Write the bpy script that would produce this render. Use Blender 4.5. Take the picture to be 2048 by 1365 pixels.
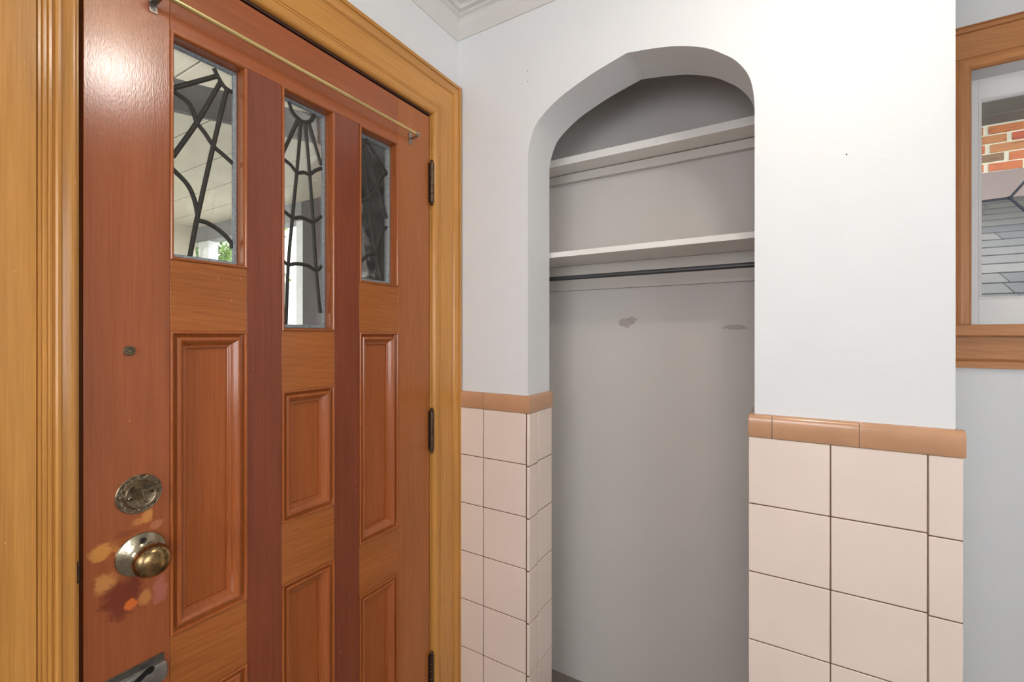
import bpy, bmesh, math, random
from mathutils import Vector
random.seed(7)
for o in list(bpy.data.objects): bpy.data.objects.remove(o, do_unlink=True)
S = bpy.context.scene
COL = S.collection
H = 1.38                      # eye height; all z below are given relative to it through zz()
def zz(z): return z + H

# ------------------------------------------------------------------ camera, world, light, exposure
cam_d = bpy.data.cameras.new('camera'); cam = bpy.data.objects.new('camera', cam_d); COL.objects.link(cam)
cam_d.sensor_width = 36.0; cam_d.lens = 900.5/2048*36.0
cam_d.shift_y = -(682.5-671.7)/2048
cam_d.clip_start = 0.02
cam.location = (1.0, -1.2804, H); cam.rotation_euler = (math.radians(90), 0, math.radians(31.09))
S.camera = cam
w = bpy.data.worlds.new('sky'); S.world = w; w.use_nodes = True
wn = w.node_tree.nodes; wl = w.node_tree.links
bg = wn['Background']; bg.inputs['Strength'].default_value = 3.6
tc = wn.new('ShaderNodeTexCoord'); nz = wn.new('ShaderNodeTexNoise'); nz.inputs['Scale'].default_value = 2.2; nz.inputs['Detail'].default_value = 5
rp = wn.new('ShaderNodeValToRGB'); rp.color_ramp.elements[0].color = (.82, .86, .92, 1); rp.color_ramp.elements[1].color = (1, 1, 1, 1)
rp.color_ramp.elements[0].position = .4; rp.color_ramp.elements[1].position = .6
wl.new(tc.outputs['Generated'], nz.inputs['Vector']); wl.new(nz.outputs['Fac'], rp.inputs['Fac']); wl.new(rp.outputs['Color'], bg.inputs['Color'])
S.view_settings.view_transform = 'Standard'; S.view_settings.look = 'None'
S.view_settings.exposure = 0.85; S.view_settings.gamma = 1.0; S.view_settings.use_curve_mapping = False
def area_light(name, loc, size, power, color, rot=(0, 0, 0)):
    d = bpy.data.lights.new(name, 'AREA'); d.shape = 'DISK'; d.size = size; d.energy = power; d.color = color
    o = bpy.data.objects.new(name, d); COL.objects.link(o); o.location = loc; o.rotation_euler = rot
    return o
LAMP_POS = (1.12, -0.62, zz(.925))
area_light('vestibule_lamp_light', LAMP_POS, 0.09, 0.65, (1.0, .965, .92))
sun_d = bpy.data.lights.new('sun', 'SUN'); sun_d.energy = 1.2; sun_d.angle = .2
sun = bpy.data.objects.new('sun', sun_d); COL.objects.link(sun); sun.rotation_euler = (math.radians(40), 0, math.radians(-48))

# ------------------------------------------------------------------ object helpers
def tag(o, label=None, cat=None, group=None, kind=None):
    if label: o['label'] = label
    if cat: o['category'] = cat
    if group: o['group'] = group
    if kind: o['kind'] = kind
    return o
def thing(name, loc, label=None, cat=None, group=None, kind=None):
    o = bpy.data.objects.new(name, None); o.empty_display_size = .05; COL.objects.link(o); o.location = loc
    return tag(o, label, cat, group, kind)
ROOTS = {}
def wloc(o):
    v = Vector(o.location)
    return v + wloc(o.parent) if o.parent else v
class MB:
    """collects shapes given in world coordinates"""
    def __init__(s): s.v = []; s.f = []; s.m = []
    def add(s, vs, fs, mi=0):
        n = len(s.v); s.v += [tuple(v) for v in vs]; s.f += [tuple(i+n for i in f) for f in fs]; s.m += [mi]*len(fs)
    def box(s, x0, x1, y0, y1, z0, z1, mi=0):
        s.add([(x0,y0,z0),(x1,y0,z0),(x1,y1,z0),(x0,y1,z0),(x0,y0,z1),(x1,y0,z1),(x1,y1,z1),(x0,y1,z1)],
              [(0,3,2,1),(4,5,6,7),(0,1,5,4),(1,2,6,5),(2,3,7,6),(3,0,4,7)], mi)
    def grid(s, rows, closed_u=False, closed_v=False, mi=0):
        nr, nc = len(rows), len(rows[0]); vs = [p for r in rows for p in r]; fs = []
        for i in range(nr if closed_v else nr-1):
            for j in range(nc if closed_u else nc-1):
                a = i*nc+j; b = i*nc+(j+1) % nc; c = ((i+1) % nr)*nc+(j+1) % nc; d = ((i+1) % nr)*nc+j
                fs.append((a, b, c, d))
        s.add(vs, fs, mi)
    def tube(s, pts, r, n=8, sy=1.0, normal=None, cap=True, mi=0):
        """tube along pts; sy flattens it along the given normal"""
        pts = [Vector(p) for p in pts]; rows = []
        for i, p in enumerate(pts):
            t = (pts[min(i+1, len(pts)-1)]-pts[max(i-1, 0)]).normalized()
            up = Vector(normal) if normal else (Vector((0, 0, 1)) if abs(t.z) < .9 else Vector((1, 0, 0)))
            a = t.cross(up).normalized(); b = a.cross(t).normalized()
            rr = r[i] if isinstance(r, (list, tuple)) else r
            rows.append([p+a*rr*math.cos(2*math.pi*k/n)+b*rr*sy*math.sin(2*math.pi*k/n) for k in range(n)])
        s.grid(rows, closed_u=True, mi=mi)
        if cap:
            m = len(s.v); s.f.append(tuple(m-n+k for k in range(n))); s.m.append(mi)
            s.f.append(tuple(m-n*len(pts)+k for k in reversed(range(n)))); s.m.append(mi)
    def lathe(s, c, axis, prof, n=40, mi=0):
        """prof = (radius, distance along axis)"""
        ax = Vector(axis).normalized(); u = ax.cross(Vector((0, 0, 1)) if abs(ax.z) < .9 else Vector((0, 1, 0))).normalized(); v = ax.cross(u)
        c = Vector(c)
        s.grid([[c+ax*h+u*max(r, 1e-5)*math.cos(2*math.pi*k/n)+v*max(r, 1e-5)*math.sin(2*math.pi*k/n) for k in range(n)] for r, h in prof], closed_u=True, mi=mi)
    def build(s, name, mats, parent=None, smooth=False, bevel=0, seg=2, auto=None):
        if not isinstance(mats, (list, tuple)): mats = [mats]
        if parent is not None: L = wloc(parent)
        else:
            xs = [v[0] for v in s.v]; ys = [v[1] for v in s.v]; L = Vector(((min(xs)+max(xs))/2, (min(ys)+max(ys))/2, min(v[2] for v in s.v)))
        me = bpy.data.meshes.new(name)
        me.from_pydata([tuple(Vector(v)-L) for v in s.v], [], s.f)
        for m in mats: me.materials.append(m)
        for p, i in zip(me.polygons, s.m): p.material_index = i
        bm = bmesh.new(); bm.from_mesh(me); bmesh.ops.remove_doubles(bm, verts=bm.verts, dist=1e-6)
        bmesh.ops.recalc_face_normals(bm, faces=bm.faces); bm.to_mesh(me); bm.free()
        o = bpy.data.objects.new(name, me); COL.objects.link(o)
        if parent is not None: o.parent = parent
        else: o.location = L
        if bevel:
            b = o.modifiers.new('bevel', 'BEVEL'); b.width = bevel; b.segments = seg; b.limit_method = 'ANGLE'; b.angle_limit = math.radians(40)
        if smooth or bevel:
            for p in me.polygons: p.use_smooth = True
            ang = auto if auto else 35
            try: me.set_sharp_from_angle(angle=math.radians(ang))
            except Exception: pass
        return o
def box(name, x0, x1, y0, y1, z0, z1, mat, parent=None, bevel=0):
    m = MB(); m.box(x0, x1, y0, y1, z0, z1); return m.build(name, mat, parent, bevel=bevel)
def frame_moulding(a0, a1, b0, b1, prof, to3):
    """profile (u inward, h outward) run round a rectangle with mitred corners"""
    m = MB(); rows = []
    for u, h in prof:
        rows.append([to3(a0+u, b0+u, h), to3(a1-u, b0+u, h), to3(a1-u, b1-u, h), to3(a0+u, b1-u, h)])
    m.grid(rows, closed_u=True); return m
def smooth_pts(P, n=6):
    """Catmull-Rom through points"""
    if len(P) < 3: return P
    P = [Vector(p) for p in P]; Q = [P[0]*2-P[1]]+P+[P[-1]*2-P[-2]]; out = []
    for i in range(1, len(Q)-2):
        for k in range(n):
            t = k/n; a, b, c, d = Q[i-1], Q[i], Q[i+1], Q[i+2]
            out.append(.5*((2*b)+(-a+c)*t+(2*a-5*b+4*c-d)*t*t+(-a+3*b-3*c+d)*t**3))
    return out+[P[-1]]

# ------------------------------------------------------------------ materials
def newmat(name):
    m = bpy.data.materials.new(name); m.use_nodes = True; nt = m.node_tree
    return m, nt.nodes, nt.links, nt.nodes['Principled BSDF']
def noise(n, l, vec, scale, detail=4, rough=.55, dist=0):
    t = n.new('ShaderNodeTexNoise'); t.inputs['Scale'].default_value = scale; t.inputs['Detail'].default_value = detail
    t.inputs['Roughness'].default_value = rough; t.inputs['Distortion'].default_value = dist
    if vec is not None: l.new(vec, t.inputs['Vector'])
    return t.outputs['Fac']
def mapped(n, l, scale=(1, 1, 1), loc=(0, 0, 0)):
    g = n.new('ShaderNodeNewGeometry'); mp = n.new('ShaderNodeMapping')
    mp.inputs['Scale'].default_value = scale; mp.inputs['Location'].default_value = loc
    l.new(g.outputs['Position'], mp.inputs['Vector']); return mp.outputs['Vector']
def ramp(n, l, fac, stops):
    r = n.new('ShaderNodeValToRGB'); e = r.color_ramp.elements
    e[0].position, e[0].color = stops[0][0], tuple(stops[0][1])+(1,)
    e[1].position, e[1].color = stops[-1][0], tuple(stops[-1][1])+(1,)
    for p, c in stops[1:-1]:
        k = e.new(p); k.color = tuple(c)+(1,)
    l.new(fac, r.inputs['Fac']); return r.outputs['Color']
def mix(n, l, fac, a, b, mode='MIX'):
    x = n.new('ShaderNodeMix'); x.data_type = 'RGBA'; x.blend_type = mode
    if isinstance(fac, (int, float)): x.inputs[0].default_value = fac
    else: l.new(fac, x.inputs[0])
    for i, v in ((6, a), (7, b)):
        if isinstance(v, tuple): x.inputs[i].default_value = v+((1,) if len(v) == 3 else ())
        else: l.new(v, x.inputs[i])
    return x.outputs[2]
def bump(n, l, h, strength, dist, bsdf, prev=None):
    b = n.new('ShaderNodeBump'); b.inputs['Strength'].default_value = strength; b.inputs['Distance'].default_value = dist
    l.new(h, b.inputs['Height'])
    if prev is not None: l.new(prev, b.inputs['Normal'])
    if bsdf is not None: l.new(b.outputs['Normal'], bsdf.inputs['Normal'])
    return b.outputs['Normal']
def math_n(n, l, op, a, b=None, clamp=False):
    x = n.new('ShaderNodeMath'); x.operation = op; x.use_clamp = clamp
    for i, v in enumerate((a, b)):
        if v is None: continue
        if isinstance(v, (int, float)): x.inputs[i].default_value = v
        else: l.new(v, x.inputs[i])
    return x.outputs[0]
def srgb(r, g, b):
    f = lambda c: ((c/255+.055)/1.055)**2.4 if c > 10 else c/255/12.92
    return (f(r), f(g), f(b))
def wood(name, base, dark, light, axis='z', seed=0., rough=.28, coat=.35, wear=None, ring=.0, peel=.3):
    m, n, l, b = newmat(name)
    ai = 'xyz'.index(axis)
    def sc(across, along):
        s = [across]*3; s[ai] = along; return tuple(s)
    big = noise(n, l, mapped(n, l, sc(11, 1.6), (seed, seed*.7, seed*1.3)), 1.0, 4, .6, .5)
    mid = noise(n, l, mapped(n, l, sc(150, 3.0), (seed*2, seed, 0)), 1.0, 5, .65, .6)
    fine = noise(n, l, mapped(n, l, sc(420, 9), (0, seed, seed)), 1.0, 3, .6)
    c1 = ramp(n, l, mid, [(.25, dark), (.5, base), (.78, light)])
    c2 = ramp(n, l, big, [(.3, tuple(x*.80 for x in base)), (.7, tuple(min(1, x*1.15) for x in base))])
    col = mix(n, l, .6, c1, c2)
    fl = ramp(n, l, fine, [(.35, (.78, .74, .70)), (.6, (1.0, 1.0, 1.0))])
    col = mix(n, l, .55, col, fl, 'MULTIPLY')
    if ring:
        wv = n.new('ShaderNodeTexWave'); wv.wave_type = 'BANDS'; wv.bands_direction = 'DIAGONAL'
        wv.inputs['Scale'].default_value = 3.0; wv.inputs['Distortion'].default_value = 5; wv.inputs['Detail'].default_value = 2
        wv.inputs['Detail Scale'].default_value = 1.2
        l.new(mapped(n, l, sc(16, 2.0), (seed, 0, seed)), wv.inputs['Vector'])
        wr = ramp(n, l, wv.outputs['Fac'], [(.0, (.62, .55, .48)), (.45, (1, 1, 1))])
        col = mix(n, l, ring, col, wr, 'MULTIPLY')
    if wear:
        pos = mapped(n, l); warp = noise(n, l, pos, 55, 4, .65)
        for (cy, cz, ry, rz, c, amt) in wear:
            sub = n.new('ShaderNodeMapping'); sub.inputs['Location'].default_value = (0, -cy/ry, -cz/rz)
            sub.inputs['Scale'].default_value = (0, 1/ry, 1/rz); l.new(pos, sub.inputs['Vector'])
            ln = n.new('ShaderNodeVectorMath'); ln.operation = 'LENGTH'; l.new(sub.outputs['Vector'], ln.inputs[0])
            d = math_n(n, l, 'ADD', ln.outputs['Value'], math_n(n, l, 'MULTIPLY', math_n(n, l, 'SUBTRACT', warp, .5), 1.9))
            mr = n.new('ShaderNodeMapRange'); mr.inputs['From Min'].default_value = 1.15; mr.inputs['From Max'].default_value = .75
            mr.inputs['To Min'].default_value = 0; mr.inputs['To Max'].default_value = amt; l.new(d, mr.inputs['Value'])
            col = mix(n, l, mr.outputs['Result'], col, c)
    # pale paint flecks and dark nicks
    vo = n.new('ShaderNodeTexVoronoi'); vo.inputs['Scale'].default_value = 30; l.new(mapped(n, l, (1, 1, .8), (seed, 0, 0)), vo.inputs['Vector'])
    fleck = math_n(n, l, 'LESS_THAN', vo.outputs['Distance'], .028)
    col = mix(n, l, math_n(n, l, 'MULTIPLY', fleck, .55), col, srgb(230, 190, 140))
    l.new(col, b.inputs['Base Color'])
    b.inputs['Roughness'].default_value = rough; b.inputs['Specular IOR Level'].default_value = .3; b.inputs['Coat Weight'].default_value = coat; b.inputs['Coat Roughness'].default_value = .19
    p1 = noise(n, l, mapped(n, l, sc(420, 150), (seed, 0, 0)), 1.0, 2, .5)
    nn = bump(n, l, p1, peel, .0006, None)
    nn = bump(n, l, fine, .15, .0004, None, nn)
    l.new(nn, b.inputs['Normal']); l.new(nn, b.inputs['Coat Normal'])
    return m
RED = dict(base=srgb(158, 86, 47), dark=srgb(134, 66, 34), light=srgb(174, 102, 60))
RED2 = dict(base=srgb(130, 66, 42), dark=srgb(104, 47, 29), light=srgb(148, 81, 54))
ORG = dict(base=srgb(166, 97, 46), dark=srgb(138, 74, 30), light=srgb(184, 115, 58))
PAN = dict(base=srgb(162, 88, 42), dark=srgb(136, 67, 28), light=srgb(178, 104, 53))
HON = dict(base=srgb(196, 138, 68), dark=srgb(170, 108, 46), light=srgb(212, 156, 88))
DKH = dict(base=srgb(192, 132, 84), dark=srgb(166, 105, 62), light=srgb(206, 148, 98))
W = [(-.982, zz(-.3715), .017, .014, srgb(206, 140, 68), .9), (-.977, zz(-.4277), .017, .017, srgb(200, 134, 72), .9), (-.955, zz(-.464), .030, .034, srgb(112, 44, 30), .8),
     (-.9218, zz(-.4786), .011, .013, srgb(196, 128, 68), .85), (-.9424, zz(-.4817), .0095, .010, srgb(222, 112, 46), .95),
     (-.918, zz(-.3315), .009, .013, srgb(208, 140, 72), .85), (-.932, zz(-.338), .010, .006, srgb(200, 130, 70), .6), (-.899, zz(-.475), .012, .026, srgb(180, 108, 96), .6),
     (-.950, zz(-.352), .022, .006, srgb(120, 56, 36), .5), (-.905, zz(-.352), .010, .008, srgb(196, 130, 90), .5)]
M = {}
M['stile_l'] = wood('varnished_red_fir_worn', axis='z', seed=1.3, wear=W, rough=.22, coat=1.0, peel=.20, **RED)
M['stile_r'] = wood('varnished_orange_fir', axis='z', seed=4.1, **ORG)
M['mull'] = wood('varnished_dark_fir', axis='z', seed=7.7, **RED2)
M['rail'] = wood('varnished_fir_rail', axis='y', seed=2.2, ring=.25, **ORG)
M['toprail'] = wood('varnished_fir_top_rail', axis='y', seed=9.2, **RED)
M['panel'] = wood('varnished_fir_panel', axis='z', seed=3.4, **PAN)
M['mould'] = wood('varnished_fir_moulding', axis='z', seed=5.4, rough=.18, coat=.75, ring=.15, **PAN)
M['cas_v'] = wood('honey_fir_casing', axis='z', seed=6.1, rough=.25, peel=.12, **HON)
M['cas_h'] = wood('honey_fir_head', axis='y', seed=8.8, rough=.25, peel=.12, **HON)
M['win_v'] = wood('window_casing_upright', axis='z', seed=11.1, rough=.35, coat=.2, **DKH)
M['win_h'] = wood('window_casing_level', axis='x', seed=12.3, rough=.35, coat=.2, ring=.2, **DKH)

def plaster(name, c, rough=.55, amt=.25, stain=None, streak=True, spots=0.):
    m, n, l, b = newmat(name)
    f = noise(n, l, mapped(n, l, (1, 1, 1)), 2.5, 3)
    col = ramp(n, l, f, [(.3, tuple(x*.965 for x in c)), (.7, c)])
    if stain:
        pos = mapped(n, l); warp = noise(n, l, pos, 60, 5, .7)
        for (cx_, cz, rx, rz, cc, amt_) in stain:
            sub = n.new('ShaderNodeMapping'); sub.inputs['Location'].default_value = (-cx_/rx, 0, -cz/rz)
            sub.inputs['Scale'].default_value = (1/rx, 0, 1/rz); l.new(pos, sub.inputs['Vector'])
            ln = n.new('ShaderNodeVectorMath'); ln.operation = 'LENGTH'; l.new(sub.outputs['Vector'], ln.inputs[0])
            d = math_n(n, l, 'ADD', ln.outputs['Value'], math_n(n, l, 'MULTIPLY', math_n(n, l, 'SUBTRACT', warp, .5), 2.6))
            mr = n.new('ShaderNodeMapRange'); mr.inputs['From Min'].default_value = 1.0; mr.inputs['From Max'].default_value = .8
            mr.inputs['To Min'].default_value = 0; mr.inputs['To Max'].default_value = amt_; l.new(d, mr.inputs['Value'])
            col = mix(n, l, mr.outputs['Result'], col, cc)
    if spots:
        vo = n.new('ShaderNodeTexVoronoi'); vo.inputs['Scale'].default_value = 11; l.new(mapped(n, l), vo.inputs['Vector'])
        s = math_n(n, l, 'LESS_THAN', vo.outputs['Distance'], .03)
        col = mix(n, l, math_n(n, l, 'MULTIPLY', s, spots), col, srgb(110, 104, 98))
    l.new(col, b.inputs['Base Color']); b.inputs['Roughness'].default_value = rough
    h1 = noise(n, l, mapped(n, l, (6, 6, 90) if streak else (60, 60, 60)), 1.0, 4, .6)
    h2 = noise(n, l, mapped(n, l), 9, 4, .5)
    nn = bump(n, l, h2, amt, .006, None); bump(n, l, h1, amt, .0012, b, nn)
    return m
M['wall'] = plaster('white_wall_paint', srgb(223, 224, 224))
M['ceil'] = plaster('ceiling_paint', srgb(214, 211, 206), .7, .15, streak=False)
M['closet'] = plaster('closet_plaster', srgb(202, 196, 191), .75, .2, streak=False, spots=.25,
    stain=[(.487, zz(.048), .030, .018, srgb(166, 154, 146), .8), (.515, zz(.060), .016, .012, srgb(160, 148, 140), .7), (.862, zz(.028), .036, .010, srgb(166, 155, 147), .8)])
M['shelf'] = plaster('shelf_paint', srgb(234, 230, 224), .5, .25, spots=.4)
M['cleat'] = plaster('cleat_paint', srgb(205, 198, 190), .5, .3, spots=.3)

def simple(name, c, rough=.5, metal=0., coat=0., nscale=40, var=.12, bmp=.0, bscale=80):
    m, n, l, b = newmat(name)
    f = noise(n, l, mapped(n, l), nscale, 4)
    l.new(ramp(n, l, f, [(.3, tuple(x*(1-var) for x in c)), (.7, tuple(min(1, x*(1+var)) for x in c))]), b.inputs['Base Color'])
    b.inputs['Roughness'].default_value = rough; b.inputs['Metallic'].default_value = metal; b.inputs['Coat Weight'].default_value = coat
    if bmp: bump(n, l, noise(n, l, mapped(n, l), bscale, 4), bmp, .003, b)
    return m
M['tile'] = simple('cream_wall_tile', srgb(232, 214, 200), .28, nscale=4, var=.035, coat=.3)
M['cap'] = simple('tan_cap_tile', srgb(196, 148, 112), .2, nscale=9, var=.10, coat=.4)
M['grout'] = simple('brown_grout', srgb(112, 88, 68), .9, nscale=60, var=.2)
M['rod'] = simple('dark_painted_pipe', srgb(66, 66, 68), .4, .3, nscale=60, var=.2)
M['brass'] = simple('pale_brass_rod', srgb(226, 200, 140), .25, .85, nscale=30, var=.06)
M['steel'] = simple('nickel_bracket', srgb(150, 142, 136), .3, .9, nscale=120, var=.1)
M['bronze'] = simple('antique_bronze', srgb(134, 119, 96), .3, .85, nscale=140, var=.45, bmp=.15, bscale=300)
M['hinge'] = simple('dark_bronze_hinge', srgb(92, 74, 60), .35, .85, nscale=200, var=.3)
M['screw'] = simple('dark_screw', srgb(60, 56, 52), .4, .8)
M['gap_shade'] = simple('painted_gap_shade', srgb(62, 32, 20), .5, nscale=60, var=.2)
M['rose'] = simple('aged_silvery_brass', srgb(172, 160, 136), .2, .95, nscale=45, var=.3, bmp=.1, bscale=200)
M['black'] = simple('black_gap', srgb(9, 7, 6), 1.0)
M['lead'] = simple('dark_lead_came', srgb(50, 47, 42), .6, .2, nscale=90, var=.2)
M['zinc'] = simple('grey_zinc_border', srgb(150, 158, 162), .5, .5, nscale=160, var=.25)
M['lead_blue'] = simple('blue_grey_lead_came', srgb(84, 88, 102), .45, .4)
M['whitewood'] = simple('white_window_paint', srgb(226, 224, 222), .4, nscale=10, var=.03)
M['plate'] = simple('worn_steel_plate', srgb(120, 116, 110), .3, .85, nscale=90, var=.3)
M['plate_l'] = simple('polished_worn_steel', srgb(158, 156, 150), .28, .85, nscale=70, var=.25)
M['floor'] = simple('speckled_grey_floor', srgb(128, 118, 112), .7, nscale=160, var=.45)
M['oak'] = wood('oak_floor', axis='x', seed=20, **HON)
M['porch'] = simple('beige_porch_soffit', srgb(206, 196, 176), .5, nscale=3, var=.04)
M['porchgap'] = simple('soffit_groove', srgb(128, 120, 106), .8)
M['beam'] = simple('grey_beam_paint', srgb(120, 122, 122), .6)
M['post'] = simple('white_post_paint', srgb(225, 228, 226), .5)
M['dark_wall_roof_shade'] = simple('dark_wall_and_roof_shade', srgb(58, 56, 60), .7, nscale=6, var=.3)
M['storm'] = simple('dark_storm_frame', srgb(88, 88, 86), .5, .2, nscale=120, var=.2)
M['leaf'] = simple('tree_leaf', srgb(112, 146, 62), .6, nscale=1.5, var=.5)
M['bark'] = simple('tree_bark', srgb(90, 74, 58), .9, bmp=.6, bscale=30)
M['bounce_ground'] = simple('bounce_driveway', srgb(168, 166, 156), .9, nscale=8, var=.3)
M['flash'] = simple('pinkish_flashing', srgb(142, 124, 118), .6, nscale=4, var=.05)
M['soffit'] = simple('grey_soffit_board', srgb(104, 104, 98), .7, nscale=6, var=.1)
M['mortar'] = simple('pale_mortar', srgb(232, 228, 204), .95, nscale=60, var=.1, bmp=.5, bscale=120)
M['lampglass'] = simple('opal_glass', srgb(240, 236, 226), .3)

# brass knob with worn, tarnished patches
def knobmat():
    m, n, l, b = newmat('aged_brass_knob')
    f = noise(n, l, mapped(n, l), 55, 5, .6)
    l.new(ramp(n, l, f, [(.36, srgb(96, 78, 52)), (.5, srgb(146, 122, 86)), (.66, srgb(200, 160, 104))]), b.inputs['Base Color'])
    b.inputs['Metallic'].default_value = 1; b.inputs['Roughness'].default_value = .2
    l.new(ramp(n, l, f, [(.35, (.36,)*3), (.65, (.14,)*3)]), b.inputs['Roughness'])
    bump(n, l, noise(n, l, mapped(n, l), 260, 4), .25, .0008, b)
    return m
M['knob'] = knobmat()
def glassmat(name, tint, dust, gl=.10):
    m, n, l, b = newmat(name); out = n['Material Output']
    tr = n.new('ShaderNodeBsdfTransparent'); tr.inputs['Color'].default_value = tint+(1,)
    gs = n.new('ShaderNodeBsdfGlossy'); gs.inputs['Roughness'].default_value = .02
    fr = n.new('ShaderNodeFresnel'); fr.inputs['IOR'].default_value = 1.5
    bn = bump(n, l, noise(n, l, mapped(n, l), 14, 2), .08, .004, None); l.new(bn, gs.inputs['Normal'])
    mx = n.new('ShaderNodeMixShader'); l.new(math_n(n, l, 'MULTIPLY', fr.outputs['Fac'], 1.0), mx.inputs[0]); l.new(tr.outputs[0], mx.inputs[1]); l.new(gs.outputs[0], mx.inputs[2])
    df = n.new('ShaderNodeBsdfDiffuse'); df.inputs['Color'].default_value = (.6, .6, .58, 1)
    f = noise(n, l, mapped(n, l), 25, 6, .7)
    mr = n.new('ShaderNodeMapRange'); mr.inputs['From Min'].default_value = .4; mr.inputs['From Max'].default_value = .8
    mr.inputs['To Min'].default_value = dust*.3; mr.inputs['To Max'].default_value = dust; l.new(f, mr.inputs['Value'])
    m2 = n.new('ShaderNodeMixShader'); l.new(mr.outputs['Result'], m2.inputs[0]); l.new(mx.outputs[0], m2.inputs[1]); l.new(df.outputs[0], m2.inputs[2])
    l.new(m2.outputs[0], out.inputs['Surface']); n.remove(b); return m
M['glass'] = glassmat('old_clear_glass', (.97, .97, .95), .05)
M['glass_storm'] = glassmat('dusty_storm_glass', (.93, .94, .94), .10)
M['glass_win'] = glassmat('clear_window_glass', (.96, .97, .97), .03)
def brickmat():
    m, n, l, b = newmat('orange_rug_brick')
    oi = n.new('ShaderNodeNewGeometry')
    col = ramp(n, l, oi.outputs['Random Per Island'], [(.0, srgb(206, 92, 62)), (.3, srgb(204, 122, 66)), (.5, srgb(134, 108, 80)), (.7, srgb(198, 138, 84)), (1., srgb(212, 108, 68))])
    f = noise(n, l, mapped(n, l, (8, 8, 60)), 1, 5, .7)
    col = mix(n, l, .6, col, ramp(n, l, f, [(.38, (.42, .36, .3)), (.46, (1, 1, 1))]), 'MULTIPLY')
    l.new(col, b.inputs['Base Color']); b.inputs['Roughness'].default_value = .9; bump(n, l, f, .7, .01, b); return m
M['brick'] = brickmat()
def shinglemat():
    m, n, l, b = newmat('grey_asphalt_shingle')
    oi = n.new('ShaderNodeNewGeometry')
    col = ramp(n, l, oi.outputs['Random Per Island'], [(.0, srgb(80, 82, 84)), (.5, srgb(94, 94, 92)), (1., srgb(108, 106, 100))])
    f = noise(n, l, mapped(n, l), 120, 3, .8)
    col = mix(n, l, .8, col, ramp(n, l, f, [(.35, (.7, .7, .72)), (.6, (1.1, 1.1, 1.1))]), 'MULTIPLY')
    l.new(col, b.inputs['Base Color']); b.inputs['Roughness'].default_value = .95; bump(n, l, f, .5, .004, b); return m
M['shingle'] = shinglemat()

# ------------------------------------------------------------------ room shell
XR, YF, CEIL = 2.9, -3.0, zz(1.14)
YW = 0.60                      # inner face of the window wall
TB = 0.157                     # thickness of the niche wall
YC = 0.40                      # back of the closet
JL, JR, XE = 0.288, 0.938, 1.307
DO0, DO1, DOT = -1.0117, -0.1454, zz(.7265)      # door opening
floor = box('floor', -.0, XR, YF, YC, -.05, 0, M['floor']); tag(floor, 'speckled grey floor at the foot of the closet', 'floor', kind='structure')
fl2 = MB(); fl2.box(XE-.05, XR, YC, YW, -.05, 0); o = fl2.build('floor', M['floor']); tag(o, 'strip of speckled floor under the side window', 'floor', kind='structure')
o = box('ceiling', -.15, XR+.1, YF-.1, YW+.2, CEIL, CEIL+.08, M['ceil']); tag(o, 'off white ceiling above the crown moulding', 'ceiling', kind='structure')
m = MB()
m.box(-.15, 0, YF, DO0-.02, 0, CEIL); m.box(-.15, 0, DO1+.02, .55, 0, CEIL); m.box(-.15, 0, DO0-.02, DO1+.02, DOT+.02, CEIL)
wl_ = m.build('wall_left', M['wall']); tag(wl_, 'white wall that holds the panelled wooden door', 'wall', kind='structure')
m = MB()
for a in ((0, .15, 0, CEIL), (1.5, XR, 0, CEIL), (.15, 1.5, 0, .95), (.15, 1.5, 2.25, CEIL)): m.box(a[0], a[1], YF-.1, YF, a[2], a[3])
o = m.build('wall_front', M['wall']); tag(o, 'white wall behind the viewer', 'wall', kind='structure')
m = MB()
for a in ((YF-.1, -2.85, 0, CEIL), (-1.15, YW, 0, CEIL), (-2.85, -1.15, 0, .95), (-2.85, -1.15, 2.25, CEIL)): m.box(XR, XR+.1, a[0], a[1], a[2], a[3])
o = m.build('wall_right', M['wall'])
for nm, lab, bx in (('fill_window_2', 'unseen window added behind the viewer for fill daylight', 'f'), ('fill_window_3', 'unseen window added on the right hand side of the entry for fill daylight', 'r')):  # unseen windows, added so that daylight fills the entry
    m = MB()
    def fb(a, b, z0, z1):
        if bx == 'f': m.box(a, b, YF-.08, YF-.02, z0, z1)
        else: m.box(XR+.02, XR+.08, a, b, z0, z1)
    A0, A1 = (.15, 1.5) if bx == 'f' else (-2.85, -1.15)
    fb(A0, A0+.05, .95, 2.25); fb(A1-.05, A1, .95, 2.25); fb((A0+A1)/2-.025, (A0+A1)/2+.025, 1.0, 2.2); fb(A0+.05, A1-.05, .95, 1.0); fb(A0+.05, A1-.05, 2.2, 2.25)
    wo = m.build(nm, M['whitewood']); tag(wo, lab, 'window', kind='structure')
o = bpy.data.objects['wall_right']; tag(o, 'white wall at the far right of the entry', 'wall', kind='structure')

# niche wall with its hand-made arch: outline in (x, z)
arch = [(.2869,.560),(.2883,.600),(.2895,.640)]
PTS = [(1055.7,308.5),(1068,257.7),(1085.7,229.8),(1116.2,198),(1146.6,174),(1184.7,147.3),(1217.7,127),(1253.3,105.9),(1281.2,101),(1314.2,95.7),
       (1352.3,92.2),(1390.4,93.2),(1420.9,98.3),(1446.3,108),(1466.6,118),(1484.4,133.3),(1497,151),(1504.7,174),(1509.5,212),(1510.5,273)]
def plane_b(px, py, y):
    a = math.atan((px-1024)/900.488)-math.radians(31.0878); t = (1.2804+y)/math.cos(a)
    return 1+t*math.sin(a), (671.67-py)/900.488*t*math.cos(a+math.radians(31.0878))
def plane_a(px, py, x):
    a = math.atan((px-1024)/900.488)-math.radians(31.0878); t = (x-1)/math.sin(a)
    return t*math.cos(a)-1.2804, (671.67-py)/900.488*t*math.cos(a+math.radians(31.0878))
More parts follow.
